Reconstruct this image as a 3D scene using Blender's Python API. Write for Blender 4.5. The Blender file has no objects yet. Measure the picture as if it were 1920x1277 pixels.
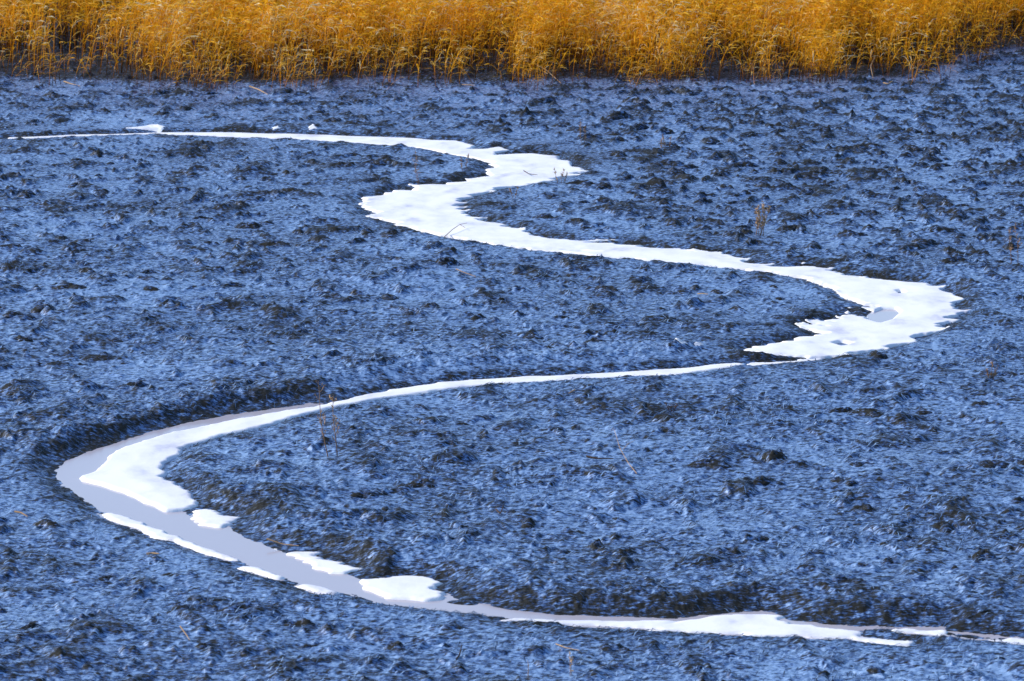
import bpy, math, random
import numpy as np
from mathutils import Vector

sc = bpy.context.scene
COL = sc.collection
R = math.radians

# ------------------------------------------------------------------ camera, sky, sun, exposure
CAM_H, FPX, HORIZ = 7.5, 6915.0, -600.0            # metres; focal length and horizon row at photo width 1920
PITCH = math.atan((638.5 - HORIZ) / FPX)
cam_d = bpy.data.cameras.new("camera")
cam_d.sensor_width = 36.0
cam_d.lens = 36.0 * FPX / 1920.0
cam_d.clip_start, cam_d.clip_end = 0.5, 8000.0
cam = bpy.data.objects.new("camera", cam_d)
COL.objects.link(cam)
cam.location = (0, 0, CAM_H)
cam.rotation_euler = (math.pi / 2 - PITCH, 0, 0)
sc.camera = cam
cam_d.dof.use_dof = True                           # long lens focused on the middle bend
cam_d.dof.focus_distance = 43.0
cam_d.dof.aperture_fstop = 5.6

SUN_EL, SUN_AZ = R(31), R(-84)                     # azimuth from +Y (view direction), negative = left
world = bpy.data.worlds.new("World")
sc.world = world
world.use_nodes = True
wn, wl = world.node_tree.nodes, world.node_tree.links
wn.clear()
sky = wn.new("ShaderNodeTexSky")
sky.sky_type = 'NISHITA'
sky.sun_disc = False
sky.sun_elevation = SUN_EL
sky.sun_rotation = SUN_AZ
sky.altitude = 0
sky.air_density = 1.0
sky.dust_density = 0.3
sky.ozone_density = 4.0
bg = wn.new("ShaderNodeBackground")
bg.inputs['Strength'].default_value = 0.15
wo = wn.new("ShaderNodeOutputWorld")
wl.new(sky.outputs[0], bg.inputs['Color'])
wl.new(bg.outputs[0], wo.inputs['Surface'])

sun_d = bpy.data.lights.new("sun", 'SUN')
sun_d.energy = 3.3
sun_d.angle = R(1.0)
sun_d.color = (1.0, 0.93, 0.82)
sun = bpy.data.objects.new("sun", sun_d)
COL.objects.link(sun)
sdir = Vector((math.sin(SUN_AZ) * math.cos(SUN_EL), math.cos(SUN_AZ) * math.cos(SUN_EL), math.sin(SUN_EL)))
sun.rotation_euler = sdir.to_track_quat('Z', 'Y').to_euler()
sun.location = (-30, 20, 30)

sc.view_settings.view_transform = 'Standard'
sc.view_settings.look = 'None'
sc.view_settings.exposure = 0.6
sc.view_settings.gamma = 1.0

# ------------------------------------------------------------------ helpers
ZW = -0.07                                         # creek water level
ZS = ZW + 0.035                                    # snow level


def at(px, py, z=0.0):
    """photo pixel (1920 wide) -> point on the plane at height z"""
    u = (px - 960.0) / FPX
    v = (py - 638.5) / FPX
    cp, sp = math.cos(PITCH), math.sin(PITCH)
    dy = cp - v * sp
    dz = -sp - v * cp
    t = (z - CAM_H) / dz
    return np.array((u * t, dy * t))


def gnoise(x, y, seed=0):
    xi = np.floor(x).astype(np.int64)
    yi = np.floor(y).astype(np.int64)
    fx, fy = x - xi, y - yi
    u = fx * fx * fx * (fx * (fx * 6 - 15) + 10)
    v = fy * fy * fy * (fy * (fy * 6 - 15) + 10)

    def g(ix, iy, dx, dy):
        h = (ix * 374761393 + iy * 668265263 + seed * 1274126177) & 0x7fffffff
        h = ((h ^ (h >> 13)) * 1103515245) & 0x7fffffff
        h = (h ^ (h >> 16)) & 1023
        a = h * (2 * math.pi / 1024)
        return np.cos(a) * dx + np.sin(a) * dy
    n00 = g(xi, yi, fx, fy)
    n10 = g(xi + 1, yi, fx - 1, fy)
    n01 = g(xi, yi + 1, fx, fy - 1)
    n11 = g(xi + 1, yi + 1, fx - 1, fy - 1)
    return 1.5 * ((n00 * (1 - u) + n10 * u) * (1 - v) + (n01 * (1 - u) + n11 * u) * v)


def fbm(x, y, oct=4, seed=0, gain=0.5):
    s, a = 0.0, 1.0
    for k in range(oct):
        s = s + a * gnoise(x, y, seed + 17 * k)
        x, y = x * 2.03 + 3.1, y * 2.03 - 7.7
        a *= gain
    return s


def sstep(a, b, x):
    t = np.clip((x - a) / (b - a), 0, 1)
    return t * t * (3 - 2 * t)


def mesh_from(name, verts, faces, mat=None, smooth=True, attrs=None):
    """verts Nx3 array, faces MxK int array (all faces the same K) or a list of such arrays"""
    me = bpy.data.meshes.new(name)
    fl = faces if isinstance(faces, list) else [faces]
    fl = [f for f in fl if len(f)]
    verts = np.asarray(verts, dtype=np.float32)
    me.vertices.add(len(verts))
    me.vertices.foreach_set('co', verts.ravel())
    loops = np.concatenate([f.ravel() for f in fl]).astype(np.int32)
    tot = np.concatenate([np.full(len(f), f.shape[1]) for f in fl])
    start = np.concatenate(([0], np.cumsum(tot)[:-1])).astype(np.int32)
    me.loops.add(len(loops))
    me.loops.foreach_set('vertex_index', loops)
    me.polygons.add(len(start))
    me.polygons.foreach_set('loop_start', start)
    if smooth:
        me.polygons.foreach_set('use_smooth', np.ones(len(start), dtype=bool))
    for k, (dt, arr) in (attrs or {}).items():
        at_ = me.attributes.new(k, dt, 'POINT')
        at_.data.foreach_set('value' if dt == 'FLOAT' else 'vector', np.asarray(arr, dtype=np.float32).ravel())
    me.update(calc_edges=True)
    if mat:
        me.materials.append(mat)
    return me


def link(name, me, parent=None):
    o = bpy.data.objects.new(name, me)
    COL.objects.link(o)
    if parent:
        o.parent = parent
    return o


def tag(o, label=None, cat=None, group=None, kind=None):
    if label:
        o['label'] = label
    if cat:
        o['category'] = cat
    if group:
        o['group'] = group
    if kind:
        o['kind'] = kind
    return o


def copy_tree(src, parent=None):
    c = src.copy()
    COL.objects.link(c)
    if parent:
        c.parent = parent
    for ch in list(src.children):
        copy_tree(ch, c)
    return c


# ------------------------------------------------------------------ materials
def new_mat(name):
    m = bpy.data.materials.new(name)
    m.use_nodes = True
    nt = m.node_tree
    nt.nodes.clear()
    out = nt.nodes.new('ShaderNodeOutputMaterial')
    return m, nt, out


def N(nt, t, **kw):
    n = nt.nodes.new(t)
    for k, v in kw.items():
        if k in n.inputs.keys():
            n.inputs[k].default_value = v
        else:
            setattr(n, k, v)
    return n


def ramp(nt, stops):
    r = nt.nodes.new('ShaderNodeValToRGB')
    e = r.color_ramp.elements
    while len(e) < len(stops):
        e.new(0.5)
    for i, (p, c) in enumerate(stops):
        e[i].position = p
        e[i].color = (*c, 1)
    return r


def mud_material(name, use_attr=True):
    m, nt, out = new_mat(name)
    L = nt.links
    tc = N(nt, 'ShaderNodeTexCoord')
    geo = N(nt, 'ShaderNodeNewGeometry')
    pr = N(nt, 'ShaderNodeBsdfPrincipled')
    n1 = N(nt, 'ShaderNodeTexNoise', Scale=14.0, Detail=6.0, Roughness=0.65)
    L.new(geo.outputs['Position'], n1.inputs['Vector'])
    # flattened strands: two stretched noises at different headings
    mp = N(nt, 'ShaderNodeMapping')
    mp.inputs['Rotation'].default_value = (0, 0, R(24))
    mp.inputs['Scale'].default_value = (14, 70, 20)
    L.new(geo.outputs['Position'], mp.inputs['Vector'])
    n2 = N(nt, 'ShaderNodeTexNoise', Scale=1.0, Detail=4.0, Roughness=0.6)
    L.new(mp.outputs[0], n2.inputs['Vector'])
    add = N(nt, 'ShaderNodeMath', operation='ADD')
    L.new(n1.outputs['Fac'], add.inputs[0])
    L.new(n2.outputs['Fac'], add.inputs[1])
    if use_attr:
        a = N(nt, 'ShaderNodeAttribute', attribute_name='wet')
        wet = a.outputs['Fac']
    else:
        v = N(nt, 'ShaderNodeValue')
        v.outputs[0].default_value = 0.16
        wet = v.outputs[0]
    # wetness and its painted blue sheen, broken up by the strands
    sub = N(nt, 'ShaderNodeMath', operation='MULTIPLY_ADD')
    L.new(add.outputs[0], sub.inputs[0])
    sub.inputs[1].default_value = 3.4
    sub.inputs[2].default_value = -3.4
    mix = N(nt, 'ShaderNodeMath', operation='ADD', use_clamp=True)
    L.new(sub.outputs[0], mix.inputs[0])
    L.new(wet, mix.inputs[1])
    cr = ramp(nt, [(0.0, (0.014, 0.014, 0.012)), (0.3, (0.018, 0.025, 0.034)), (0.55, (0.025, 0.058, 0.165)), (0.8, (0.075, 0.155, 0.36)), (1.0, (0.22, 0.35, 0.58))])  # reflected blue of the sky painted into the base colour, palest where wettest
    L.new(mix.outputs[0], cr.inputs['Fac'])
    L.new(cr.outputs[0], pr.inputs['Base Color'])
    rr = N(nt, 'ShaderNodeMapRange')
    rr.inputs['To Min'].default_value = 0.75
    rr.inputs['To Max'].default_value = 0.34
    L.new(mix.outputs[0], rr.inputs['Value'])
    L.new(rr.outputs[0], pr.inputs['Roughness'])
    ri = N(nt, 'ShaderNodeMapRange')
    ri.inputs['To Min'].default_value = 1.25
    ri.inputs['To Max'].default_value = 1.75
    L.new(mix.outputs[0], ri.inputs['Value'])
    L.new(ri.outputs[0], pr.inputs['IOR'])
    bp = N(nt, 'ShaderNodeBump', Strength=0.42, Distance=0.03)
    L.new(add.outputs[0], bp.inputs['Height'])
    L.new(bp.outputs[0], pr.inputs['Normal'])
    L.new(pr.outputs[0], out.inputs['Surface'])
    return m


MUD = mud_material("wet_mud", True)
CLOD = mud_material("clod_mud", False)


def snow_material():
    m, nt, out = new_mat("snow")
    L = nt.links
    geo = N(nt, 'ShaderNodeNewGeometry')
    pr = N(nt, 'ShaderNodeBsdfPrincipled')
    n = N(nt, 'ShaderNodeTexNoise', Scale=2.2, Detail=5.0, Roughness=0.6)
    mp = N(nt, 'ShaderNodeMapping')
    mp.inputs['Scale'].default_value = (1, 0.55, 1)
    L.new(geo.outputs['Position'], mp.inputs['Vector'])
    L.new(mp.outputs[0], n.inputs['Vector'])
    cr = ramp(nt, [(0.30, (0.55, 0.55, 0.64)), (0.42, (0.76, 0.755, 0.81)), (0.56, (0.87, 0.855, 0.865))])
    L.new(n.outputs['Fac'], cr.inputs['Fac'])
    L.new(cr.outputs[0], pr.inputs['Base Color'])
    pr.inputs['Roughness'].default_value = 0.7
    n2 = N(nt, 'ShaderNodeTexNoise', Scale=40.0, Detail=4.0)
    L.new(geo.outputs['Position'], n2.inputs['Vector'])
    bp = N(nt, 'ShaderNodeBump', Strength=0.15, Distance=0.01)
    L.new(n2.outputs['Fac'], bp.inputs['Height'])
    L.new(bp.outputs[0], pr.inputs['Normal'])
    L.new(pr.outputs[0], out.inputs['Surface'])
    return m


SNOW = snow_material()


def water_material():
    m, nt, out = new_mat("creek_water")
    L = nt.links
    geo = N(nt, 'ShaderNodeNewGeometry')
    pr = N(nt, 'ShaderNodeBsdfPrincipled')
    pr.inputs['Base Color'].default_value = (0.44, 0.41, 0.46, 1)
    pr.inputs['Roughness'].default_value = 0.12
    pr.inputs['IOR'].default_value = 1.33
    n2 = N(nt, 'ShaderNodeTexNoise', Scale=6.0, Detail=2.0)
    L.new(geo.outputs['Position'], n2.inputs['Vector'])
    bp = N(nt, 'ShaderNodeBump', Strength=0.05, Distance=0.01)
    L.new(n2.outputs['Fac'], bp.inputs['Height'])
    L.new(bp.outputs[0], pr.inputs['Normal'])
    L.new(pr.outputs[0], out.inputs['Surface'])
    return m


WATER = water_material()


def straw_material(name, stops, transl=0.35):
    m, nt, out = new_mat(name)
    L = nt.links
    a = N(nt, 'ShaderNodeAttribute', attribute_name='tint')
    cr = ramp(nt, stops)
    L.new(a.outputs['Fac'], cr.inputs['Fac'])
    d = N(nt, 'ShaderNodeBsdfPrincipled', Roughness=0.7, IOR=1.2)
    L.new(cr.outputs[0], d.inputs['Base Color'])
    t = N(nt, 'ShaderNodeBsdfTranslucent')
    L.new(cr.outputs[0], t.inputs['Color'])
    mx = N(nt, 'ShaderNodeMixShader')
    mx.inputs[0].default_value = transl
    L.new(d.outputs[0], mx.inputs[1])
    L.new(t.outputs[0], mx.inputs[2])
    L.new(mx.outputs[0], out.inputs['Surface'])
    return m


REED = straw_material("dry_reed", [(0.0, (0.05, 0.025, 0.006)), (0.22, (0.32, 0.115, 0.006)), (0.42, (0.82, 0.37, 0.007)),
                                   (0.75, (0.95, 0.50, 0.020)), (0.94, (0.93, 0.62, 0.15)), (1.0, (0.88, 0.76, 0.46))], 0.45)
WEED = straw_material("dry_weed", [(0.0, (0.05, 0.03, 0.02)), (0.5, (0.26, 0.15, 0.09)), (1.0, (0.55, 0.36, 0.20))], 0.15)

# ------------------------------------------------------------------ outlines traced on the ground (photo pixels)
SNOW_UP = [(17,257),(67,255),(133,252),(227,250),(300,247),(367,247),(433,247),(500,249),(567,250),(617,252),(650,254),(700,255),
 (760,257),(813,261),(860,262),(873,267),(893,272),(877,278),(907,278),(937,274),(953,280),(925,284),(933,289),(967,287),(1000,286),
 (1043,291),(1053,298),(1077,304),(1080,311),(1093,319),(1073,322),(1078,327),(1047,333),(1000,342),(933,353),(893,363),(867,372),
 (857,383),(863,395),(903,408),(933,418),(970,430),(993,437),(1033,445),(1100,453),(1150,454),(1200,458),(1240,464),(1290,471),
 (1337,473),(1367,477),(1387,485),(1413,492),(1453,500),(1480,502),(1507,498),(1533,500),(1560,507),(1593,515),(1640,518),(1687,523),
 (1713,527),(1753,537),(1777,543),(1790,557),(1795,573),(1800,587),(1780,598),(1757,615),(1733,627),(1707,638),(1667,648),(1623,658),
 (1573,665),(1533,669),(1500,669),(1520,664),(1453,663),(1417,660),(1405,653),(1427,647),(1473,638),(1527,627),(1537,621),(1512,610),
 (1553,610),(1533,603),(1575,603),(1560,598),(1590,597),(1577,588),(1590,580),(1603,588),(1623,595),(1637,580),(1643,573),(1623,568),
 (1600,563),(1587,553),(1590,545),(1553,537),(1540,530),(1507,520),(1473,515),(1427,508),(1373,502),(1323,495),(1240,489),(1167,483),
 (1100,477),(1033,470),(997,467),(980,463),(933,458),(883,451),(833,441),(793,432),(760,423),(733,412),(697,403),(703,393),(677,383),
 (682,370),(713,362),(747,353),(770,355),(777,348),(807,343),(833,345),(883,337),(890,332),(923,325),(910,320),(927,308),(923,303),
 (893,295),(860,290),(840,288),(830,282),(780,275),(733,272),(667,267),(600,263),(567,262),(500,259),(433,257),(383,254),(333,253),
 (260,252),(167,255),(67,259),(17,260)]
POOL = [(1623,595),(1637,582),(1653,575),(1680,575),(1687,582),(1670,597),(1650,603)]
SLUSH = [(1560,640),(1577,636),(1600,640),(1580,646)]
SLUSH2 = [(1680,542),(1690,541),(1697,546),(1688,548)]
SLUSH3 = [(1050,466),(1090,467),(1130,470),(1085,470)]
SNOW_MID = [(1352,680),(1326,683),(1282,689),(1172,696),(1063,701),(976,705),(888,710),(822,716),(757,725),(691,738),(626,753),(593,760),
 (493,775),(393,795),(310,812),(247,832),(227,838),(207,850),(203,860),(187,875),(177,883),(153,890),(157,895),(193,903),(233,917),
 (273,935),(313,952),(340,950),(367,943),(360,933),(353,922),(337,910),(313,898),(298,890),(307,882),(295,875),(307,863),(330,847),
 (333,838),(377,822),(427,808),(460,803),(493,795),(533,783),(580,770),(626,759),(691,747),(757,738),(822,728),(888,721),(976,715),
 (1063,710),(1172,704),(1282,700),(1326,691),(1360,686),(1398,681),(1384,679)]
WATER_LOW = [(610,756),(580,757),(543,762),(477,772),(410,782),(343,795),(277,812),(227,828),(177,843),(123,865),(107,883),(110,900),(140,925),
 (160,937),(187,957),(210,970),(260,987),(287,1002),(327,1007),(360,1023),(393,1033),(427,1042),(460,1057),(493,1070),(527,1080),
 (550,1090),(587,1103),(633,1108),(677,1120),(717,1132),(800,1142),(900,1152),(967,1160),(1040,1166),(1178,1173),(1315,1181),
 (1452,1189),(1544,1195),(1600,1196),(1595,1184),(1640,1179),(1700,1180),(1773,1185),(1842,1193),(1925,1201),(1990,1207),(1990,1202),
 (1925,1197),(1842,1190),(1773,1183),(1769,1176),(1682,1176),(1590,1174),(1544,1170),(1480,1163),(1452,1149),(1420,1146),(1338,1153),
 (1269,1160),(1132,1156),(1040,1153),(967,1145),(900,1133),(883,1136),(830,1130),(850,1122),(760,1090),(680,1087),(633,1073),(600,1063),(543,1040),
 (497,1023),(457,1007),(427,988),(393,985),(360,970),(340,957),(270,915),(235,885),(265,842),(400,798),(560,766),(600,759)]
PATCHES = [
 ("snow_patch", [(233,245),(260,242),(290,238),(310,242),(300,246),(262,245)], "thin sliver of snow just above the far left end of the creek", 0.02),
 ("ice_floe", [(357,963),(370,953),(387,948),(413,957),(437,968),(430,978),(410,983),(380,977)], "small rounded snow floe below the tail of the big snow bank at the left bend", 0.045),
 ("snow_patch", [(543,1035),(553,1028),(587,1032),(603,1042),(633,1050),(663,1062),(647,1070),(620,1068),(580,1050)], "ragged elongated snow patch clinging to the muddy bank between two floes", 0.04),
 ("snow_patch", [(503,1022),(520,1022),(527,1026),(510,1028)], "tiny scrap of snow on the mud beside the open grey water", 0.02),
 ("ice_floe", [(678,1097),(680,1087),(717,1082),(767,1077),(807,1082),(827,1088),(810,1093),(830,1105),(860,1117),(833,1118),(803,1121),(733,1117),(700,1110)], "blunt nosed snow floe narrowing the grey water near the bottom of the creek", 0.055),
 ("snow_sheet", [(1040,1157),(1178,1160),(1269,1161),(1338,1153),(1420,1146),(1452,1149),(1480,1163),(1544,1170),(1590,1174),(1617,1186),(1691,1197),(1709,1205),(1636,1198),(1590,1191),(1521,1191),(1498,1186),(1452,1187),(1315,1180),(1178,1172),(1040,1165),(940,1157)], "long snow sheet with a peaked hump under the dark bank at the lower right", 0.035),
 ("snow_patch", [(183,957),(213,957),(247,967),(277,980),(327,1000),(377,1020),(427,1037),(450,1045),(430,1044),(393,1034),(360,1023),(327,1008),(290,1003),(260,986),(210,971)], "long thin snow fringe along the near edge of the open grey water", 0.06),
 ("snow_patch", [(443,1059),(467,1057),(500,1065),(530,1077),(525,1081),(493,1072)], "narrow pointed snow fringe on the near bank, between two other fringes", 0.06),
 ("snow_patch", [(550,1091),(580,1092),(613,1100),(633,1107),(610,1108),(587,1104),(570,1098)], "short snow fringe on the near bank opposite the blunt nosed floe", 0.06),
 ("snow_patch", [(1690,1178),(1765,1177),(1775,1184),(1842,1191),(1925,1198),(1990,1203),(1990,1207),(1925,1203),(1842,1194),(1770,1187),(1720,1183)], "thin dirty snow thread running to the right edge under the dark bank", 0.02),
 ("snow_patch", [(1258,661),(1278,660),(1290,663),(1275,665)], "tiny white snow scrap on the mud above the narrow strip, left of a twin", 0.03),
 ("snow_patch", [(1298,658),(1318,657),(1322,660),(1302,661)], "tiny white snow scrap on the mud above the narrow strip, right of a twin", 0.03),
 ("snow_patch", [(508,243),(520,241),(526,244),(512,246)], "speck of snow above the far snow strip, left one of two specks", 0.03),
 ("snow_patch", [(575,244),(588,242),(594,245),(580,247)], "speck of snow above the far snow strip, right one of two specks", 0.03),
 ("snow_patch", [(1402,679.5),(1450,675),(1500,671),(1540,667.5),(1542,671),(1500,674.5),(1460,678.5),(1405,682.5)], "hairline snow thread linking the narrow strip to the big right bend", 0.025),
]


def ground(poly, z=ZS):
    return np.array([at(px, py, z) for px, py in poly])


def densify(P, step=0.25):
    """round the traced corners a little"""
    Q = []
    n = len(P)
    for i in range(n):
        p0, p1 = P[i], P[(i + 1) % n]
        Q.append(p0 * 0.82 + p1 * 0.18)
        Q.append(p0 * 0.18 + p1 * 0.82)
    return np.array(Q)


X0, X1, Y0, Y1 = -12.0, 12.0, 25.0, 73.0
DX = 0.04
gx = np.arange(X0, X1 + 1e-6, DX)
gy = np.arange(Y0, Y1 + 1e-6, DX)
GX, GY = np.meshgrid(gx, gy)


def sdf_grid(P, margin=2.2):
    """signed distance (negative inside) on the raster; far values clamp to margin"""
    D = np.full(GX.shape, margin)
    i0 = max(0, int((P[:, 0].min() - margin - X0) / DX)); i1 = min(len(gx), int((P[:, 0].max() + margin - X0) / DX) + 2)
    j0 = max(0, int((P[:, 1].min() - margin - Y0) / DX)); j1 = min(len(gy), int((P[:, 1].max() + margin - Y0) / DX) + 2)
    n = len(P)
    ins = np.zeros((j1 - j0, i1 - i0), bool)
    for k in range(n):
        a, b = P[k], P[(k + 1) % n]
        # distance: only inside the edge's own box
        ax = max(i0, int((min(a[0], b[0]) - margin - X0) / DX)); bx = min(i1, int((max(a[0], b[0]) + margin - X0) / DX) + 2)
        ay = max(j0, int((min(a[1], b[1]) - margin - Y0) / DX)); by = min(j1, int((max(a[1], b[1]) + margin - Y0) / DX) + 2)
        if bx > ax and by > ay:
            x, y = GX[ay:by, ax:bx], GY[ay:by, ax:bx]
            e = b - a
            L2 = max(e @ e, 1e-9)
            t = np.clip(((x - a[0]) * e[0] + (y - a[1]) * e[1]) / L2, 0, 1)
            d = np.hypot(x - a[0] - t * e[0], y - a[1] - t * e[1])
            D[ay:by, ax:bx] = np.minimum(D[ay:by, ax:bx], d)
        if a[1] != b[1]:
            ys = gy[j0:j1]
            rows = np.where((a[1] > ys) != (b[1] > ys))[0]
            if len(rows):
                xc = a[0] + (ys[rows] - a[1]) * (b[0] - a[0]) / (b[1] - a[1])
                ins[rows] ^= gx[None, i0:i1] < xc[:, None]
    D[j0:j1, i0:i1] = np.where(ins, -D[j0:j1, i0:i1], D[j0:j1, i0:i1])
    return D


def sample(F, x, y):
    fx = np.clip((x - X0) / DX, 0, len(gx) - 1.001)
    fy = np.clip((y - Y0) / DX, 0, len(gy) - 1.001)
    i, j = fx.astype(int), fy.astype(int)
    a, b = fx - i, fy - j
    return (F[j, i] * (1 - a) + F[j, i + 1] * a) * (1 - b) + (F[j + 1, i] * (1 - a) + F[j + 1, i + 1] * a) * b


D_UP = sdf_grid(ground(SNOW_UP))
for hole in (POOL, SLUSH, SLUSH2, SLUSH3):
    pass
D_POOL = np.minimum.reduce([sdf_grid(ground(h)) for h in (POOL, SLUSH, SLUSH2, SLUSH3)])
D_MID = sdf_grid(ground(SNOW_MID))
D_LOW = sdf_grid(ground(WATER_LOW, ZW))
D_PATCH = [sdf_grid(ground(p[1])) for p in PATCHES]
D_CH = np.minimum.reduce([D_UP, D_MID, D_LOW, D_POOL] + [D_PATCH[i] for i in (1, 2, 4, 5, 6, 7, 8, 9, 14)])

# banks that stand up beside the creek: polyline in pixels along the water's far edge, height, decay width
BANKS = [
 ([(90,905),(100,870),(170,838),(280,806),(400,777),(520,760),(600,745),(690,728),(820,709),(960,699),(1100,693),(1240,684),(1330,672),(1400,655)], 0.072, 1.1),
 ([(310,900),(340,915),(370,945),(440,970),(480,1005),(560,1028),(640,1045),(690,1075),(780,1070),(860,1095),(900,1128),(1040,1148),(1200,1152),(1340,1148),(1420,1138),(1490,1153),(1600,1168),(1770,1172),(1850,1185),(2000,1197)], 0.05, 1.2),
 ([(1400,485),(1460,496),(1540,494),(1600,509),(1700,520),(1760,533),(1810,570)], 0.06, 1.2),
 ([(700,255),(620,250),(500,246),(380,245)], 0.035, 1.0),
]


def bank_grid():
    H = np.zeros_like(GX)
    for pts, amp, dec in BANKS:
        P = np.array([at(px, py, ZW) for px, py in pts])
        best = np.full(GX.shape, 1e9)
        side = np.zeros_like(GX)
        tt = np.zeros_like(GX)
        n = len(P) - 1
        for k in range(n):
            a, b = P[k], P[k + 1]
            e = b - a
            t = np.clip(((GX - a[0]) * e[0] + (GY - a[1]) * e[1]) / (e @ e), 0, 1)
            d = np.hypot(GX - a[0] - t * e[0], GY - a[1] - t * e[1])
            s = e[0] * (GY - a[1]) - e[1] * (GX - a[0])
            u = d < best
            best = np.where(u, d, best)
            side = np.where(u, s, side)
            tt = np.where(u, (k + t) / n, tt)
        if P[0][0] > P[-1][0]:
            side = -side
        prof = sstep(0.0, 0.32, best) * np.exp(-(best / dec) ** 2)
        ends = sstep(0, 0.12, tt) * sstep(0, 0.12, 1 - tt)
        H = np.maximum(H, np.where(side > 0, amp * prof * ends, 0))
    return H


H_BANK = bank_grid()
D_DEEP = np.minimum(D_LOW, sdf_grid(ground(POOL)) - 0.06)

EDGE = [(-260,140),(0,146),(70,150),(150,154),(250,158),(330,160),(400,166),(450,160),(540,157),(620,156),(700,150),(780,152),(860,152),(950,158),
        (1060,152),(1160,153),(1260,155),(1380,153),(1500,150),(1600,148),(1700,148),(1760,138),(1800,112),(1850,98),(1920,92),(2200,84)]
EG = np.array([at(px, py) for px, py in EDGE])


def edge_y(x):
    """front edge of the reed bed (metres) at x; EG is ordered by column"""
    return np.interp(x, EG[:, 0], EG[:, 1])


# ------------------------------------------------------------------ terrain height
# rows of the photo where the ground is lumpy (clods) or a smoother mat
PYTOP = lambda y: HORIZ + FPX * (CAM_H / np.maximum(y, 5)) * 1.0      # rough photo row of ground at depth y


def terrain(x, y):
    d = sample(D_CH, x, y)
    hb = sample(H_BANK, x, y)
    inr = (x > X0) & (x < X1) & (y > Y0) & (y < Y1)
    d = np.where(inr, d, 2.2)
    hb = np.where(inr, hb, 0)
    row = PYTOP(y)
    lump = 0.45 + 0.55 * sstep(620, 330, row)          # clods grow towards the reeds
    lump = lump * (0.75 + 0.5 * sstep(-2, 6, x) * sstep(900, 250, row))
    away = np.clip(d / (0.9 + 0.9 * sstep(450, 260, row)), 0, 1) ** 1.3
    near = sstep(-0.02, 0.22, d)
    # profile of the channel
    z = ZW * (1 - sstep(0.0, 0.32, d)) - 0.16 * sstep(0.0, -0.25, np.where(inr, sample(D_DEEP, x, y), 2.2)) - 0.008 * sstep(0.03, -0.05, d)
    z = z + hb * (1 + 0.7 * gnoise(x / 0.8, y / 0.9, 91) + 0.45 * fbm(x / 0.22, y / 0.4, 4, 92, 0.6))
    # broad swell
    z = z + 0.045 * fbm(x / 2.6, y / 2.6, 2, 5) * away
    # rounded hummocks everywhere, crumbly clods on the flats near the reeds
    wx = x + 0.16 * gnoise(x / 0.5, y / 0.5, 31)
    wy = y + 0.16 * gnoise(x / 0.5, y / 0.5, 32)
    h1 = fbm(wx / 0.62, wy / 0.85, 3, 7, 0.45)
    h2 = fbm(wx / 0.30, wy / 0.42, 3, 11, 0.5)
    clods = sstep(700, 300, row) * (0.55 + 0.45 * sstep(-3, 5, x))
    h3 = fbm(wx / 0.15 + 9, wy / 0.2, 2, 13, 0.5)
    cl = np.clip(h1 - 0.20, 0, None) * 0.09 + np.clip(h2 - 0.30, 0, None) * (0.065 + 0.06 * clods) + np.clip(h3 - 0.42, 0, None) * 0.05
    body = (0.3 + 0.7 * away) * near
    z = z + cl * body
    cov = np.clip(cl / 0.05, 0, 1)                    # 0 on the wet flats, 1 on the hummocks
    # matted surface, calmer on the flats
    m1 = fbm(x / 0.17, y / 0.17, 3, 23, 0.6)
    calm = 1 - 0.55 * clods * (1 - cov)
    rough = 0.75 + 0.6 * sstep(0.9, 0.1, d) * sstep(0.02, 0.08, hb)
    edge = sstep(-0.10, 0.12, d)
    z = z + 0.012 * m1 * rough * edge * calm + 0.009 * edge * np.abs(gnoise(x / 0.05 + y / 0.12, y / 0.07, 41)) * calm
    wet = 0.76 + 0.24 * fbm(x / 1.9, y / 2.6, 3, 51) - (0.42 + 0.30 * clods) * cov - 0.16 * m1 * calm - 0.20 * np.clip(gnoise(x / 0.45, y / 0.35, 57), 0, 1)  # wet also sets how much painted blue sheen shows
    wet = wet - 0.50 * sstep(0.42, 0.10, d) * sstep(0.008, 0.035, hb) - 0.36 * sstep(0.5, 0.05, d)  # painted sheen taken off bank faces and creek rim, leaving them dark
    wet = wet - 1.0 * sstep(-0.2, 1.6, y - edge_y(x))   # shade under the reeds painted dark, along with dark litter
    return z, np.clip(wet, 0, 1.2), d


def build_ground():
    rows_px = np.arange(1350.0, 70.0, -1.05)
    yf = np.array([at(960, p)[1] for p in rows_px])
    far = yf[-1] + np.cumsum(0.3 * 1.09 ** np.arange(90))
    nearr = yf[0] - np.cumsum(0.1 * 1.22 ** np.arange(34))[::-1]
    ys = np.concatenate([nearr, yf, far])
    uf = np.linspace(-1.14, 1.14, 1360)
    g = np.cumsum(0.004 * 1.16 ** np.arange(58))
    us = np.concatenate([-1.14 - g[::-1], uf, 1.14 + g])
    hw = np.clip(ys, 24, 110) * (960 / FPX) / math.cos(PITCH) * 1.0
    X = us[None, :] * hw[:, None]
    Y = np.repeat(ys[:, None], len(us), 1)
    z, wet, d = terrain(X, Y)
    V = np.stack([X, Y, z], -1).reshape(-1, 3)
    nr, nc = len(ys), len(us)
    idx = np.arange(nr * nc).reshape(nr, nc)
    F = np.stack([idx[:-1, :-1], idx[:-1, 1:], idx[1:, 1:], idx[1:, :-1]], -1).reshape(-1, 4)
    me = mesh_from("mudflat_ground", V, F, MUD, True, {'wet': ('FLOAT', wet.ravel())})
    return tag(link("mudflat_ground", me), "blue sheened wet mudflat with a winding creek bed", "ground", kind="structure")


build_ground()


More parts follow.
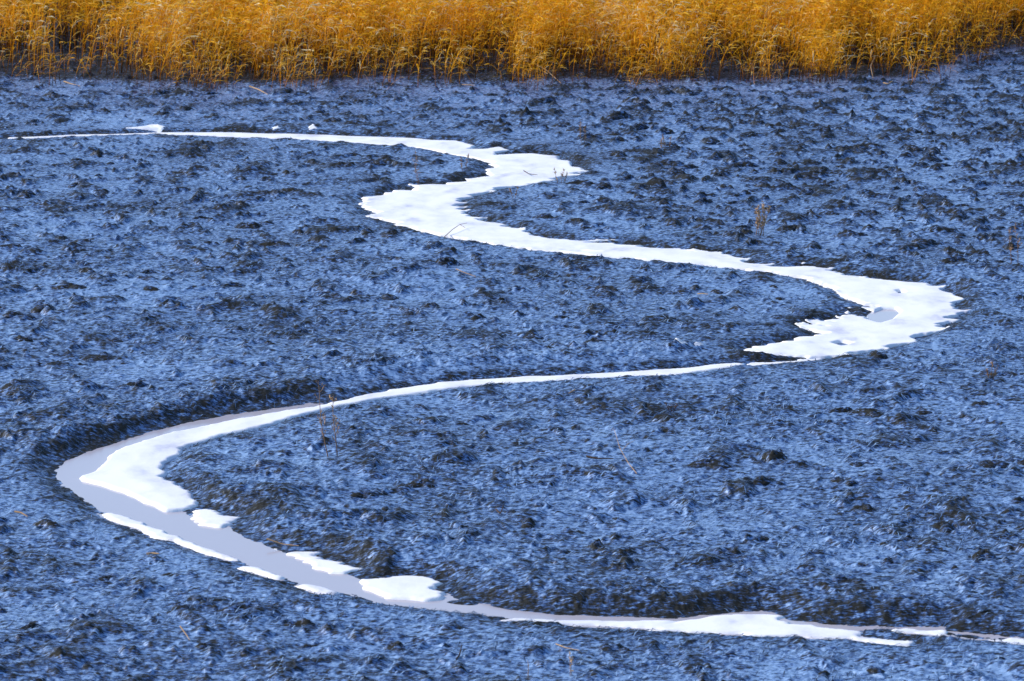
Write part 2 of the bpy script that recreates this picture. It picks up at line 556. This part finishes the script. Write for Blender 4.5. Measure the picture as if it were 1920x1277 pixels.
# ------------------------------------------------------------------ water and snow sheets
def sheet(name, D, dmax, zfun, mat, grid=0.02):
    """height field over the cells where D < dmax"""
    xs = np.arange(X0, X1 + 1e-6, grid)
    ys = np.arange(Y0, Y1 + 1e-6, grid)
    jr = np.where((D < dmax).any(1))[0]
    ir = np.where((D < dmax).any(0))[0]
    xs = xs[(xs >= gx[ir[0]] - DX) & (xs <= gx[ir[-1]] + DX)]
    ys = ys[(ys >= gy[jr[0]] - DX) & (ys <= gy[jr[-1]] + DX)]
    FX, FY = np.meshgrid(xs, ys)
    D = sample(D, FX, FY)
    mask = D < dmax
    cell = mask[:-1, :-1] | mask[1:, :-1] | mask[:-1, 1:] | mask[1:, 1:]
    jj, ii = np.where(cell)
    w = len(xs)
    q = np.stack([jj * w + ii, jj * w + ii + 1, (jj + 1) * w + ii + 1, (jj + 1) * w + ii], -1)
    used, inv = np.unique(q.ravel(), return_inverse=True)
    x = FX.ravel()[used]
    y = FY.ravel()[used]
    d = D.ravel()[used]
    V = np.stack([x, y, zfun(x, y, d)], -1)
    return mesh_from(name, V, inv.reshape(-1, 4), mat)


wat = link("creek_water", sheet("creek_water", D_DEEP, 0.12, lambda x, y, d: np.full_like(x, ZW), WATER, 0.08))
tag(wat, "pale grey open water of the creek", "water", kind="structure")


def ragged(x, y, d, rag, seed, k=1.0):
    mud = sstep(-0.45, -0.05, sample(D_CH, x, y))
    t1 = np.clip(1 - 2.4 * np.abs(gnoise(x / (2.6 * k), y / (0.66 * k), seed)), 0, 1)
    t2 = np.clip(1 - 2.4 * np.abs(gnoise(x / (1.3 * k), y / (0.34 * k), seed + 1)), 0, 1)
    calm = (1 - 0.75 * sstep(55, 60, y)) * (1 - sstep(0.01, 0.03, sample(H_BANK, x, y)) * sstep(-0.02, 0.05, d))
    return d + rag * (0.06 + 0.94 * mud) * k * calm * (0.11 - 0.17 * t1 ** 1.5 - 0.12 * t2 + 0.03 * gnoise(x / 0.1, y / 0.1, seed + 4))


def snow_z(th, seed, rag, k=1.0, holes=None):
    def f(x, y, d):
        # towards the mud the edge runs out in thin tongues between the strands; towards water it is clean
        e = ragged(x, y, d, rag, seed, k)
        if holes is not None:
            e = np.maximum(e, -sample(holes, x, y))
        top = th * sstep(0.012, -0.03, e) + 0.010 * sstep(-0.1, -0.9, e)
        top = top + 0.010 * fbm(x / 0.9, y / 1.3, 3, seed + 2) * sstep(0.0, -0.3, e)
        drop = -0.9 * np.clip(e, 0, None) - 0.03 * sstep(-0.01, 0.03, e)
        z = ZW + top + drop
        zt, _, _ = terrain(x, y)
        return np.where((d > -0.08) & (e < 0.02), np.maximum(z, zt + 0.022 * sstep(0.02, -0.02, e) - 0.006), z)
    return f


def snow(name, D, th, label, seed, rag=1.0, holes=None, k=1.0):
    me = sheet(name, D, 0.25, snow_z(th, seed, rag, k, holes), SNOW)
    o = link(name, me)
    return tag(o, label, "snow")


# the far sheet breaks at a mud bar by the far left end; one continuous sheet otherwise
snow("snow_sheet", D_UP, 0.03, "broad white snow sheet filling the upper S bends of the creek", 101, 1.0, D_POOL)
snow("snow_sheet", D_MID - 0.025, 0.028, "narrow snow strip widening to a pointed bank at the left bend beside grey water", 131, 0.3, None, 0.6)
for k, (nm, poly, lab, th) in enumerate(PATCHES):
    onmud = k in (0, 3, 10, 11, 12, 13)
    D = D_PATCH[k]
    if onmud:
        def zf(x, y, d, s=200 + k):
            zt, _, _ = terrain(x, y)
            e = d + 0.03 * gnoise(x / 0.2, y / 0.1, s)
            return zt + 0.006 * sstep(0.01, -0.03, e) - 0.04 * sstep(0.0, 0.03, e)
        me = sheet(nm, D, 0.08, zf, SNOW)
        tag(link(nm, me), lab, "snow", "snow scraps and floes beside the creek")
    else:
        o = snow(nm, D, th * (0.4 if k in (6, 7, 8) else 0.5), lab, 200 + 5 * k, 0.3 if k in (6, 7, 8) else 0.8, None, 0.6)
        o['group'] = "snow scraps and floes beside the creek"


def gz(x, y):
    z, _, d = terrain(np.array([x]), np.array([y]))
    return float(z[0]), float(d[0])


# ------------------------------------------------------------------ ribbons and tubes
class Geo:
    def __init__(s):
        s.v, s.q, s.t, s.n = [], [], [], 0

    def add(s, v, q, tint):
        s.v.append(np.asarray(v, float)); s.q.append(np.asarray(q, int) + s.n)
        s.t.append(np.full(len(v), tint) if np.isscalar(tint) else np.asarray(tint)); s.n += len(v)

    def ribbon(s, pts, w, nrm, tint):
        """flat tapering blade along pts; w per point; nrm = sideways direction"""
        pts = np.asarray(pts); n = len(pts)
        side = np.asarray(nrm)[None, :] * np.asarray(w)[:, None] * 0.5
        v = np.concatenate([pts - side, pts + side])
        q = [(i, i + 1, n + i + 1, n + i) for i in range(n - 1)]
        s.add(v, q, tint if np.isscalar(tint) else np.concatenate([tint, tint]))

    def tube(s, pts, r, tint, k=4):
        pts = np.asarray(pts, float); n = len(pts)
        r = np.full(n, r) if np.isscalar(r) else np.asarray(r)
        d = np.gradient(pts, axis=0)
        d /= np.linalg.norm(d, axis=1)[:, None] + 1e-9
        a = np.cross(d, np.array([0.31, 0.95, 0.05])); a /= np.linalg.norm(a, axis=1)[:, None] + 1e-9
        b = np.cross(d, a)
        v = []
        for j in range(k):
            t = 2 * math.pi * j / k
            v.append(pts + r[:, None] * (math.cos(t) * a + math.sin(t) * b))
        v = np.concatenate(v)
        q = [(j * n + i, j * n + i + 1, ((j + 1) % k) * n + i + 1, ((j + 1) % k) * n + i) for j in range(k) for i in range(n - 1)]
        s.add(v, q, tint if np.isscalar(tint) else np.tile(tint, k))

    def arrays(s):
        return np.concatenate(s.v), np.concatenate(s.q), np.concatenate(s.t)

    def mesh(s, name, mat):
        v, q, t = s.arrays()
        return mesh_from(name, v, q, mat, False, {'tint': ('FLOAT', t)})


def reed_parts(rng, h, lean, bend=0.12):
    """stem, leaves, plume of one dry reed standing at the origin, leaning towards +X"""
    stem, leaves, plume = Geo(), [], Geo()
    n = 5
    ss = np.linspace(0, 1, n)
    P = np.stack([lean * h * ss + bend * h * ss ** 2.5, 0.03 * h * np.sin(ss * 3 + rng.uniform(0, 6)), h * ss - 0.25 * bend * h * ss ** 3], -1)
    P[0, 2] = -0.05
    stem.tube(P, np.linspace(0.006, 0.003, n), np.array([0.0, 0.16, 0.42, 0.55, 0.65]), 3)  # shade at the foot of the bed painted into the stem tint
    for i in range(rng.randint(4, 6)):
        t = rng.uniform(0.28, 0.98)
        b = np.array([np.interp(t, ss, P[:, k]) for k in range(3)])
        az = rng.gauss(0, 1.0) + (math.pi if rng.random() < 0.3 else 0)
        L = rng.uniform(0.22, 0.5)
        up = rng.uniform(0.3, 1.3)
        u = np.linspace(0, 1, 4)
        hor = np.array([math.cos(az), math.sin(az), 0])
        pts = b[None] + hor[None] * (L * u * (0.75))[:, None] + np.array([0, 0, 1.0])[None] * (L * (up * u - (0.25 + up * 0.55) * u ** 2))[:, None]
        tw = rng.uniform(-0.8, 0.8)
        sd = np.array([-math.sin(az) * math.cos(tw), math.cos(az) * math.cos(tw), math.sin(tw)])
        g = Geo()
        g.ribbon(pts, np.array([0.006, 0.012, 0.008, 0.002]), sd, rng.uniform(0.35, 1.0))
        leaves.append(g)
    # nodding plume
    tip = P[-1]
    az = rng.gauss(0, 0.5)
    for k in range(4):
        L = rng.uniform(0.10, 0.2)
        a2 = az + rng.gauss(0, 0.35)
        u = np.linspace(0, 1, 3)
        hor = np.array([math.cos(a2), math.sin(a2), 0])
        pts = tip[None] + hor[None] * (L * u)[:, None] + np.array([0, 0, 1.0])[None] * (L * (0.45 * u - 0.6 * u ** 2) * rng.uniform(0.2, 1.3))[:, None]
        tw = rng.uniform(-1, 1)
        sd = np.array([-math.sin(a2) * math.cos(tw), math.cos(a2) * math.cos(tw), math.sin(tw)])
        plume.ribbon(pts, np.array([0.006, 0.018, 0.003]), sd, rng.choice([0.5, 0.6, 0.7, 0.8, 0.95]))
    return stem, leaves, plume


def reed_template(rng):
    st, lv, pl = reed_parts(rng, 1.0, rng.gauss(0.07, 0.11), rng.uniform(0.03, 0.22))
    g = Geo()
    for p in [st] + lv + [pl]:
        g.add(*p.arrays())
    return g.arrays()


def build_reeds():
    rng = random.Random(5)
    rs = np.random.RandomState(8)
    T = [reed_template(rng) for _ in range(44)]
    n = 80000
    x = rs.uniform(-17, 17, n)
    dep = rs.uniform(-0.3, 1, n)
    dep = np.sign(dep) * np.abs(dep) ** 1.0 * 30
    y = edge_y(x) + dep
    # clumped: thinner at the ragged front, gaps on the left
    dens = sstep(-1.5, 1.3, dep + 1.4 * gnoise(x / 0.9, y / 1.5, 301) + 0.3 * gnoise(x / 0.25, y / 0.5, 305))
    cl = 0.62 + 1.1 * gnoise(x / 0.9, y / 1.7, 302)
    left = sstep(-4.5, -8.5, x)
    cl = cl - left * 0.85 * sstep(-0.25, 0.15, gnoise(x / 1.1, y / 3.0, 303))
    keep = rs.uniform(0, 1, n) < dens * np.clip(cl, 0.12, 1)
    keep &= (np.abs(x) < y * 0.2) & (dep < 26)
    x, y, dep = x[keep], y[keep], dep[keep]
    n = len(x)
    h = np.clip(1.2 + 0.45 * gnoise(x / 1.1, y / 2.0, 304) + rs.normal(0, 0.12, n), 0.5, 1.75)
    h *= 0.6 + 0.4 * sstep(-0.6, 1.6, dep)
    h *= np.where((rs.uniform(0, 1, n) < 0.4) & (dep < 1.8), rs.uniform(0.25, 0.7, n), 1.0)
    rot = rs.normal(0.0, 0.6, n) + 1.0 * gnoise(x / 1.1, y / 1.8, 309) + np.where(rs.uniform(0, 1, n) < 0.22, math.pi, 0)
    tint = rs.normal(0, 0.10, n) + 0.22 * gnoise(x / 1.2, y / 2.2, 306) + 0.12 * gnoise(x / 4, y / 6, 307) - 0.22 * sstep(5, 10, x) * sstep(70, 78, y) - 0.2 * sstep(-4, -9, x) * sstep(72, 78, y)
    tid = rs.randint(0, len(T), n)
    zb, _, _ = terrain(x, y)
    VV, QQ, TT, off = [], [], [], 0
    for k, (v, q, t) in enumerate(T):
        s = np.where(tid == k)[0]
        c, si = np.cos(rot[s])[:, None], np.sin(rot[s])[:, None]
        hh = h[s][:, None]
        wv = 0.55 + 0.45 * hh
        vx, vy, vz = v[:, 0][None], v[:, 1][None], v[:, 2][None]
        X = (vx * c - vy * si) * wv + x[s][:, None]
        Y = (vx * si + vy * c) * wv + y[s][:, None]
        Z = vz * hh + zb[s][:, None]
        VV.append(np.stack([X, Y, Z], -1).reshape(-1, 3))
        TT.append(np.clip(t[None] + tint[s][:, None], 0, 1).ravel())
        m = len(v)
        QQ.append((q[None] + (off + np.arange(len(s)) * m)[:, None, None]).reshape(-1, 4))
        off += len(s) * m
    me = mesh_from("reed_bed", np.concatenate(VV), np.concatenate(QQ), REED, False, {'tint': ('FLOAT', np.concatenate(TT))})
    o = link("reed_bed", me)
    print("reeds", n, "faces", len(me.polygons))
    return tag(o, "dense bed of dry golden reeds along the far edge of the mud", "reeds", kind="stuff")


build_reeds()


def sheen_grass_material():
    m, nt, out = new_mat("sky_sheen_grass")
    L = nt.links
    a = N(nt, 'ShaderNodeAttribute', attribute_name='tint')
    cr = ramp(nt, [(0.0, (0.008, 0.010, 0.016)), (0.45, (0.020, 0.042, 0.105)), (0.75, (0.066, 0.14, 0.30)), (1.0, (0.27, 0.41, 0.64))])  # blade colours carry the sky's blue sheen as paint
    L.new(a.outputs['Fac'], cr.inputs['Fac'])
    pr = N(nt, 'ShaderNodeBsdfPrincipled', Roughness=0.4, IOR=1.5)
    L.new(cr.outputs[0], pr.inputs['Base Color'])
    L.new(pr.outputs[0], out.inputs['Surface'])
    return m


def build_mat():
    rs = np.random.RandomState(21)
    n = 95000
    y = 24 + (74 - 24) * rs.uniform(0, 1, n) ** 0.95
    x = rs.uniform(-1.12, 1.12, n) * y * 0.142
    d = sample(D_CH, x, y)
    hb = sample(H_BANK, x, y)
    dens = (0.3 + 0.7 * sstep(-0.25, 0.25, gnoise(x / 0.7, y / 0.9, 401))) * (0.22 + 0.78 * sstep(60, 40, y))
    keep = (d > np.where(y < 38, 0.04, -0.03)) & (y < edge_y(x) + 0.5) & (rs.uniform(0, 1, n) < dens)
    keep &= ragged(x, y, sample(D_UP, x, y), 1.0, 101) > 0.03
    x, y, d, hb = x[keep], y[keep], d[keep], hb[keep]
    n = len(x)
    ang = 0.35 + 1.5 * gnoise(x / 1.6, y / 2.2, 402) + rs.normal(0, 0.45, n)
    L = rs.uniform(0.04, 0.13, n) * np.where(rs.uniform(0, 1, n) < 0.1, 1.6, 1.0)
    w = rs.uniform(0.0025, 0.0055, n)
    tint = np.clip(0.12 + rs.beta(1.3, 1.2, n) + 0.15 * gnoise(x / 0.6, y / 0.6, 403) - 0.3 * sstep(0.6, 0.1, d) - 0.22 * sstep(0.01, 0.05, hb) * sstep(0.45, 0.12, d), 0, 1)  # less painted sheen beside the creek and on bank faces
    c, s_ = np.cos(ang), np.sin(ang)
    P = []
    zz = []
    for t, lift in ((-0.5, 0.0), (0.0, 0.012), (0.5, 0.002)):
        px, py = x + c * L * t, y + s_ * L * t + (0.03 * L if t else 0)
        z, _, _ = terrain(px, py)
        P.append((px, py)); zz.append(z + lift + (rs.uniform(0, 0.012, n) if t >= 0 else -0.004))
    zz[1] = np.maximum(zz[1], (zz[0] + zz[2]) / 2)
    V = np.zeros((n, 6, 3))
    for k in range(3):
        ww = w * (0.5, 1.0, 0.25)[k]
        for q, sg in ((k, -1), (k + 3, 1)):
            V[:, q, 0] = P[k][0] - s_ * ww * sg
            V[:, q, 1] = P[k][1] + c * ww * sg
            V[:, q, 2] = zz[k] + sg * ww * rs.uniform(-0.5, 0.5, n)
    base = (np.arange(n) * 6)[:, None, None]
    F = (np.array([(0, 1, 4, 3), (1, 2, 5, 4)])[None] + base).reshape(-1, 4)
    me = mesh_from("flattened_grass", V.reshape(-1, 3), F, sheen_grass_material(), False, {'tint': ('FLOAT', np.repeat(tint, 6))})
    print("mat blades", n)
    return tag(link("flattened_grass", me), "dead grass blades lying flat on the mud, blue sky sheen painted in", "grass", kind="stuff")


build_mat()


# single reeds one can tell apart along the ragged front edge
def reed_thing(seed, h, lean):
    rng = random.Random(seed)
    st, lv, pl = reed_parts(rng, h, lean, rng.uniform(0.05, 0.35))
    r = bpy.data.objects.new("dry_reed", None)
    r.empty_display_size = 0.1
    COL.objects.link(r)
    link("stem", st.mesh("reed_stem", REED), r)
    for g in lv:
        link("leaf", g.mesh("reed_leaf", REED), r)
    link("seed_head", pl.mesh("reed_seed_head", REED), r)
    return r


def place_reeds():
    rng = random.Random(77)
    protos = [reed_thing(900 + i, rng.uniform(0.55, 0.85), l) for i, l in enumerate((0.05, 0.15, 0.3, 0.5, 0.8, 0.1))]
    usedp = set()
    cols = [20,60,140,172,210,255,300,345,385,402,440,470,515,560,600,640,672,735,790,842,888,930,948,960,985,1030,1062,1100,1150,1190,1235,
            1270,1310,1345,1385,1420,1460,1490,1530,1560,1600,1640,1665,1690,1715,1740,1765,1782,1800,1815,1832,1850,1880]
    for px in cols:
        k = rng.randrange(len(protos))
        o = protos[k] if k not in usedp else copy_tree(protos[k])
        usedp.add(k)
        py = np.interp(px, [e[0] for e in EDGE], [e[1] for e in EDGE]) + rng.uniform(-1, 7) + (rng.uniform(0, 34) if 1750 < px < 1840 else 0)
        x, y = at(px, py)
        z, _ = gz(x, y)
        o.location = (x, y, z - 0.01)
        o.rotation_euler = (0, 0, rng.gauss(0, 0.7) + (math.pi if rng.random() < 0.3 else 0))
        s = rng.uniform(0.75, 1.15)
        o.scale = (s, s, s)
        lab = "thin dry reed standing out on the mud beyond the right end of the reed bed" if px > 1745 else \
              "loose dry reed stalk leaning at the ragged front edge of the golden reed bed"
        tag(o, lab, "reed", "reeds along the front edge of the bed" if px <= 1745 else "sparse reeds at the right end of the bed")


place_reeds()


# ------------------------------------------------------------------ mud clods
def clod_mesh(seed):
    rs = np.random.RandomState(seed)
    nr, na = 12, 26
    V = [(0, 0)]
    for i in range(1, nr + 1):
        for j in range(na):
            a = 2 * math.pi * (j + 0.5 * (i % 2)) / na
            V.append((i / nr * math.cos(a), i / nr * math.sin(a)))
    P = np.array(V)
    x, y = P[:, 0], P[:, 1]
    r = np.hypot(x, y)
    ang = np.arctan2(y, x)
    rad = 1 + 0.28 * np.sin(ang * 2 + rs.uniform(0, 6)) + 0.16 * np.sin(ang * 3 + rs.uniform(0, 6))
    n1 = fbm(x * 1.7 + seed * 3.3, y * 1.7, 3, seed)
    n2 = gnoise(x * 5.0, y * 5.0 + seed, seed + 3)
    prof = np.clip(1 - r ** 1.8, 0, 1) ** 0.9
    z = prof * (0.75 + 0.4 * n1 + 0.25 * n2) - 0.42 * r ** 3
    z[r > 0.99] = -0.55
    F4, F3 = [], []
    for j in range(na):
        F3.append((0, 1 + j, 1 + (j + 1) % na))
    for i in range(1, nr):
        for j in range(na):
            a, b = 1 + (i - 1) * na + j, 1 + (i - 1) * na + (j + 1) % na
            c, d = 1 + i * na + j, 1 + i * na + (j + 1) % na
            if i % 2:
                F3 += [(a, c, b), (b, c, d)]
            else:
                F3 += [(a, d, b), (a, c, d)]
    return mesh_from("mud_clod", np.stack([x * rad, y * rad, z], -1), np.array(F3), CLOD)


CLODS = [clod_mesh(s) for s in range(14)]
NAMED_CLODS = [
 (835, 500, 34, 20, "dark ragged mud clod between the snow bends, with straw beside it"),
 (1645, 672, 30, 17, "rounded dark mud clod just below the snow sheet at the right bend"),
 (1118, 1027, 34, 22, "large crumbly brown mud clod on the mat in the lower middle"),
 (1630, 772, 46, 14, "wide low mud clod on the right mat below the snow bend"),
 (1248, 812, 38, 12, "brown hollowed mud clod on the lower mat under the narrow snow strip"),
 (808, 580, 30, 12, "small dark mud clod in the middle of the mat above the narrow strip"),
 (690, 437, 22, 9, "small round mud clod under the left tip of the upper snow bend"),
 (1118, 645, 32, 12, "dark flat mud clod near the two snow scraps above the narrow strip"),
 (185, 668, 50, 12, "long low mud clod on the left mat"),
 (1620, 955, 32, 18, "dark pitted mud clod on the lower right mat"),
 (990, 978, 36, 16, "brown mud clod above the crumbly one in the lower middle"),
 (792, 908, 44, 14, "wide brown mud clod on the mat right of the left bend"),
 (1450, 868, 30, 16, "grey mud clod right of the black hole in the lower mat"),
]


def place_clods():
    rng = random.Random(3)
    for i, (px, py, w, h, lab) in enumerate(NAMED_CLODS):
        x, y = at(px, py)
        s = math.hypot(y, CAM_H) / FPX
        z, _ = gz(x, y)
        o = link("mud_clod", CLODS[i % len(CLODS)])
        o.location = (x, y, z)
        o.scale = (w * s * 0.62, w * s * 0.8, h * s * 0.75)
        o.rotation_euler = (0, 0, rng.uniform(0, 6.28))
        tag(o, lab, "mud clod", "mud clods on the flat")
    n = 0
    tries = 0
    pts = []
    while n < 285 and tries < 60000:
        tries += 1
        px, py = rng.uniform(-20, 1940), rng.uniform(165, 1270)
        top = py < 470
        p = 0.9 if (px > 1000 and py < 470) else 0.65 if py < 250 else 0.32 if py < 600 else 0.16 if px > 1500 and py < 900 else 0.09
        if rng.random() > p:
            continue
        x, y = at(px, py)
        z, d = gz(x, y)
        if d < 0.7 or any(abs(px - a) < 26 and abs(py - b) < 7 for a, b in pts):
            continue
        pts.append((px, py))
        s = math.hypot(y, CAM_H) / FPX
        w = rng.choice([14, 18, 22, 26, 34]) * rng.uniform(0.8, 1.2) * (1.15 if py > 600 else 1)
        h = w * rng.uniform(0.20, 0.34)
        o = link("mud_clod", rng.choice(CLODS))
        o.location = (x, y, z)
        o.scale = (w * s * 0.6, w * s * 0.8, h * s)
        o.rotation_euler = (0, 0, rng.uniform(0, 6.28))
        if py < 250 or (px > 1000 and py < 470):
            lab = "dark crumbly mud clod on the wet flat between the reeds and the upper snow bend"
        elif py < 700:
            lab = "small dark mud clod on the mat around the middle snow bends"
        else:
            lab = "small dark mud clod on the near mat below the narrow snow strip"
        tag(o, lab, "mud clod", "mud clods on the flat")
        n += 1
    print("clods", n)


place_clods()


# ------------------------------------------------------------------ dead weeds, twigs, fallen straw
def weed(px, py, hpx, stems, label, tint=0.6, bushy=1.0, seed=0, thick=0.004):
    """stems: list of (dx px at foot, lean as fraction of height, height fraction)"""
    rng = random.Random(4000 + seed)
    x, y = at(px, py)
    z, _ = gz(x, y)
    s = math.hypot(y, CAM_H) / FPX
    H = hpx * s
    r = bpy.data.objects.new("dead_weed", None)
    r.empty_display_size = 0.1
    COL.objects.link(r)
    r.location = (x, y, z)
    for dx, lean, hf in stems:
        g, sd = Geo(), Geo()
        h = H * hf
        n = 7
        u = np.linspace(0, 1, n)
        P = np.stack([dx * s + lean * h * u + 0.02 * h * np.sin(5 * u + rng.uniform(0, 6)), 0.03 * h * np.sin(4 * u), h * u - 0.02], -1)
        g.tube(P, np.linspace(thick, thick * 0.4, n), np.linspace(tint * 0.5, tint, n), 4)
        for k in range(int(9 * bushy)):
            t = rng.uniform(0.25, 1.0)
            b = np.array([np.interp(t, u, P[:, q]) for q in range(3)])
            a = rng.uniform(0, 6.28)
            L = rng.uniform(0.05, 0.13) * h * (1.3 - t * 0.7)
            e = b + np.array([math.cos(a) * L * 0.7, math.sin(a) * L * 0.7, L])
            g.tube(np.array([b, (b + e) / 2 + np.array([0, 0, -0.1 * L]), e]), thick * 0.4, tint, 3)
            for q in range(3):
                c = b + (e - b) * rng.uniform(0.4, 1.1)
                dr = np.array([rng.gauss(0, 1), rng.gauss(0, 1), rng.gauss(0, 1)]) * 0.012
                sd.ribbon(np.array([c - dr, c, c + dr]), np.array([0.003, 0.010, 0.003]), np.array([0.7, 0.1, 0.7]), min(1, tint + rng.uniform(-0.2, 0.3)))
        link("stem", g.mesh("weed_stem", WEED), r)
        if bushy > 0:
            link("seed_head", sd.mesh("weed_seed_head", WEED), r)
    return tag(r, label, "weed", "dead weeds on the mudflat")


weed(616, 862, 150, [(-2, -0.12, 1.0), (14, -0.03, 0.82)], "tall twin stemmed dead weed in front of the narrow snow strip", 0.65, 1.5, 1, 0.006)
weed(1422, 442, 66, [(-4, 0.05, 0.9), (3, 0.12, 1.0), (10, 0.0, 0.75), (0, -0.1, 0.8), (5, 0.25, 0.9), (2, 0.02, 0.7)], "bushy orange brown dead weed on the right mat above the snow", 0.85, 2.4, 2, 0.005)
weed(1909, 502, 82, [(0, -0.08, 1.0), (-14, -0.05, 0.85)], "dead weed at the right edge beside dark clods", 0.6, 1.6, 3, 0.005)
weed(1090, 268, 50, [(0, -0.05, 1.0), (5, 0.1, 0.7)], "faint brown dead weed on the far flat beyond the snow tip", 0.6, 1.5, 4, 0.004)
weed(1246, 282, 34, [(0, -0.1, 1.0), (8, 0.15, 0.8), (-8, 0.1, 0.7)], "low brown dead weed tuft far out on the upper flat", 0.6, 1.6, 5, 0.004)
weed(784, 342, 76, [(0, -0.08, 1.0), (3, -0.2, 0.7)], "slender dead weed left of the upper snow bend", 0.55, 0.8, 6, 0.004)
weed(1050, 345, 34, [(-4, -0.2, 1.0), (2, 0.15, 0.9), (8, 0.25, 0.7)], "small dead weed on the lower edge of the snow tip", 0.65, 1.0, 7, 0.004)
weed(868, 322, 34, [(0, -0.2, 0.8), (4, 0.2, 1.0)], "brown dead weed on the dark spit inside the upper bend", 0.5, 1.2, 8, 0.004)
weed(966, 372, 22, [(0, 0.2, 1.0), (-4, -0.3, 0.9)], "small dead weed on the spit right of the wide snow bend", 0.6, 1.0, 9, 0.004)
weed(1858, 714, 34, [(0, 0.05, 1.0), (4, 0.3, 0.8), (-3, -0.3, 0.8)], "small branching dead weed on the right mat below the snow bend", 0.5, 1.0, 10, 0.004)
weed(1068, 1275, 50, [(0, 0.02, 1.0), (4, -0.02, 0.8)], "broken straw coloured dead weed at the bottom edge with a fallen leaf above it", 0.95, 0.4, 11, 0.003)
weed(991, 1278, 36, [(0, -0.05, 1.0)], "short pale dead weed stub at the bottom edge", 0.95, 0.2, 12, 0.004)
weed(1258, 772, 22, [(0, -0.5, 1.0), (2, 0.5, 0.9), (0, 0.05, 0.8)], "tiny forked black dead weed on the lower mat", 0.15, 0.4, 13, 0.004)


def twig(name, pts, r, mat_t, label, cat, lift=0.015, branches=None):
    """stalk lying along photo pixels, on the ground"""
    g = Geo()
    P = []
    for q in pts:
        px, py = q[0], q[1]
        x, y = at(px, py)
        z, d = gz(x, y)
        z = max(z, ZS + 0.02) if d < 0.02 else z
        P.append((x, y, z + lift + (q[2] if len(q) > 2 else 0)))
    P = np.array(P)
    c = P[0].copy()
    u = np.linspace(0, len(P) - 1, 4 * len(P))
    Q = np.stack([np.interp(u, np.arange(len(P)), P[:, k]) for k in range(3)], -1) - c
    g.tube(Q, np.linspace(r, r * 0.5, len(Q)), mat_t, 5)
    for b in branches or []:
        B = []
        for q in b:
            x, y = at(q[0], q[1])
            z, d = gz(x, y)
            B.append((x, y, max(z, ZS + 0.02) + lift + (q[2] if len(q) > 2 else 0)))
        g.tube(np.array(B) - c, r * 0.6, mat_t, 4)
    o = link(name, g.mesh(name, WEED))
    o.location = c
    return tag(o, label, cat)


twig("dry_stalk", [(1194, 893), (1178, 880, .03), (1162, 866, .10), (1152, 836, .12)], 0.004, 0.95, "pale bent straw stalk lying on the lower mat", "stalk",
     branches=[[(1168, 870, .08), (1178, 856, .10), (1190, 846, .06)]])
twig("fallen_twig", [(833, 439), (848, 432, .01), (862, 425, .03), (876, 422, .03)], 0.006, 0.45, "thin twig lying on the wide snow bend", "twig",
     branches=[[(862, 425, .03), (872, 428, .01)]])
twig("fallen_twig", [(982, 320), (992, 326), (1008, 328)], 0.008, 0.1, "dark curved twig sunk in the snow of the upper tip", "twig")
twig("fallen_straw", [(1042, 1216), (1062, 1224), (1086, 1229)], 0.005, 1.0, "pale straw leaf lying near the bottom edge", "straw")
twig("fallen_straw", [(120, 156), (133, 160), (150, 163)], 0.012, 0.95, "bent straw lying on the mud in front of the reeds at the left", "straw")
twig("fallen_straw", [(468, 166), (485, 172), (502, 180)], 0.014, 0.95, "thick straw fallen from the reeds onto the mud", "straw")
twig("fallen_straw", [(862, 158), (875, 160), (890, 162)], 0.010, 0.95, "thin straw lying in front of the middle of the reed bed", "straw")
twig("fallen_straw", [(1000, 136, .15), (1025, 143, .08), (1052, 160)], 0.012, 0.9, "drooping straw propped against the front reeds", "straw")
twig("fallen_straw", [(1640, 127, .2), (1632, 140, .1), (1637, 153)], 0.012, 0.95, "pale kinked straw at the foot of the right reeds", "straw")
twig("fallen_straw", [(1656, 159), (1665, 160), (1674, 159)], 0.013, 1.0, "short pale straw scrap on the mud before the right reeds", "straw")
twig("fallen_straw", [(855, 512), (872, 517), (892, 522)], 0.007, 0.8, "thin straw beside the ragged clod between the snow bends", "straw")
twig("fallen_straw", [(1308, 551), (1318, 552), (1328, 553)], 0.009, 0.9, "orange straw scrap on the mat inside the right bend", "straw")
twig("fallen_straw", [(275, 1041), (285, 1040), (298, 1042)], 0.012, 0.9, "tan straw scrap on the mud at the lower left", "straw")
twig("fallen_straw", [(28, 964), (40, 966), (52, 970)], 0.010, 0.75, "brown straw at the left edge of the near mud", "straw")
twig("fallen_straw", [(338, 1186, .02), (350, 1198), (356, 1210)], 0.006, 0.8, "thin upright straw on the near mud at the bottom left", "straw")
twig("fallen_straw", [(500, 1010), (530, 1012), (560, 1016)], 0.007, 0.8, "long straw on the brown bank above the ragged snow patch", "straw")
twig("fallen_straw", [(1078, 738), (1066, 742)], 0.008, 0.85, "short pinkish straw scrap just below the narrow snow strip", "straw")
twig("fallen_stick", [(1100, 862), (1118, 866), (1150, 868)], 0.010, 0.0, "dark curved stick left of the pale straw stalk", "stick")
twig("fallen_stick", [(930, 955), (938, 962), (944, 958, .05)], 0.008, 0.1, "short dark hooked stick on the mat above the bottom bend", "stick")
twig("fallen_stick", [(856, 1244), (862, 1236), (866, 1226, .03)], 0.008, 0.0, "short dark stick on the near mud at the bottom middle", "stick")
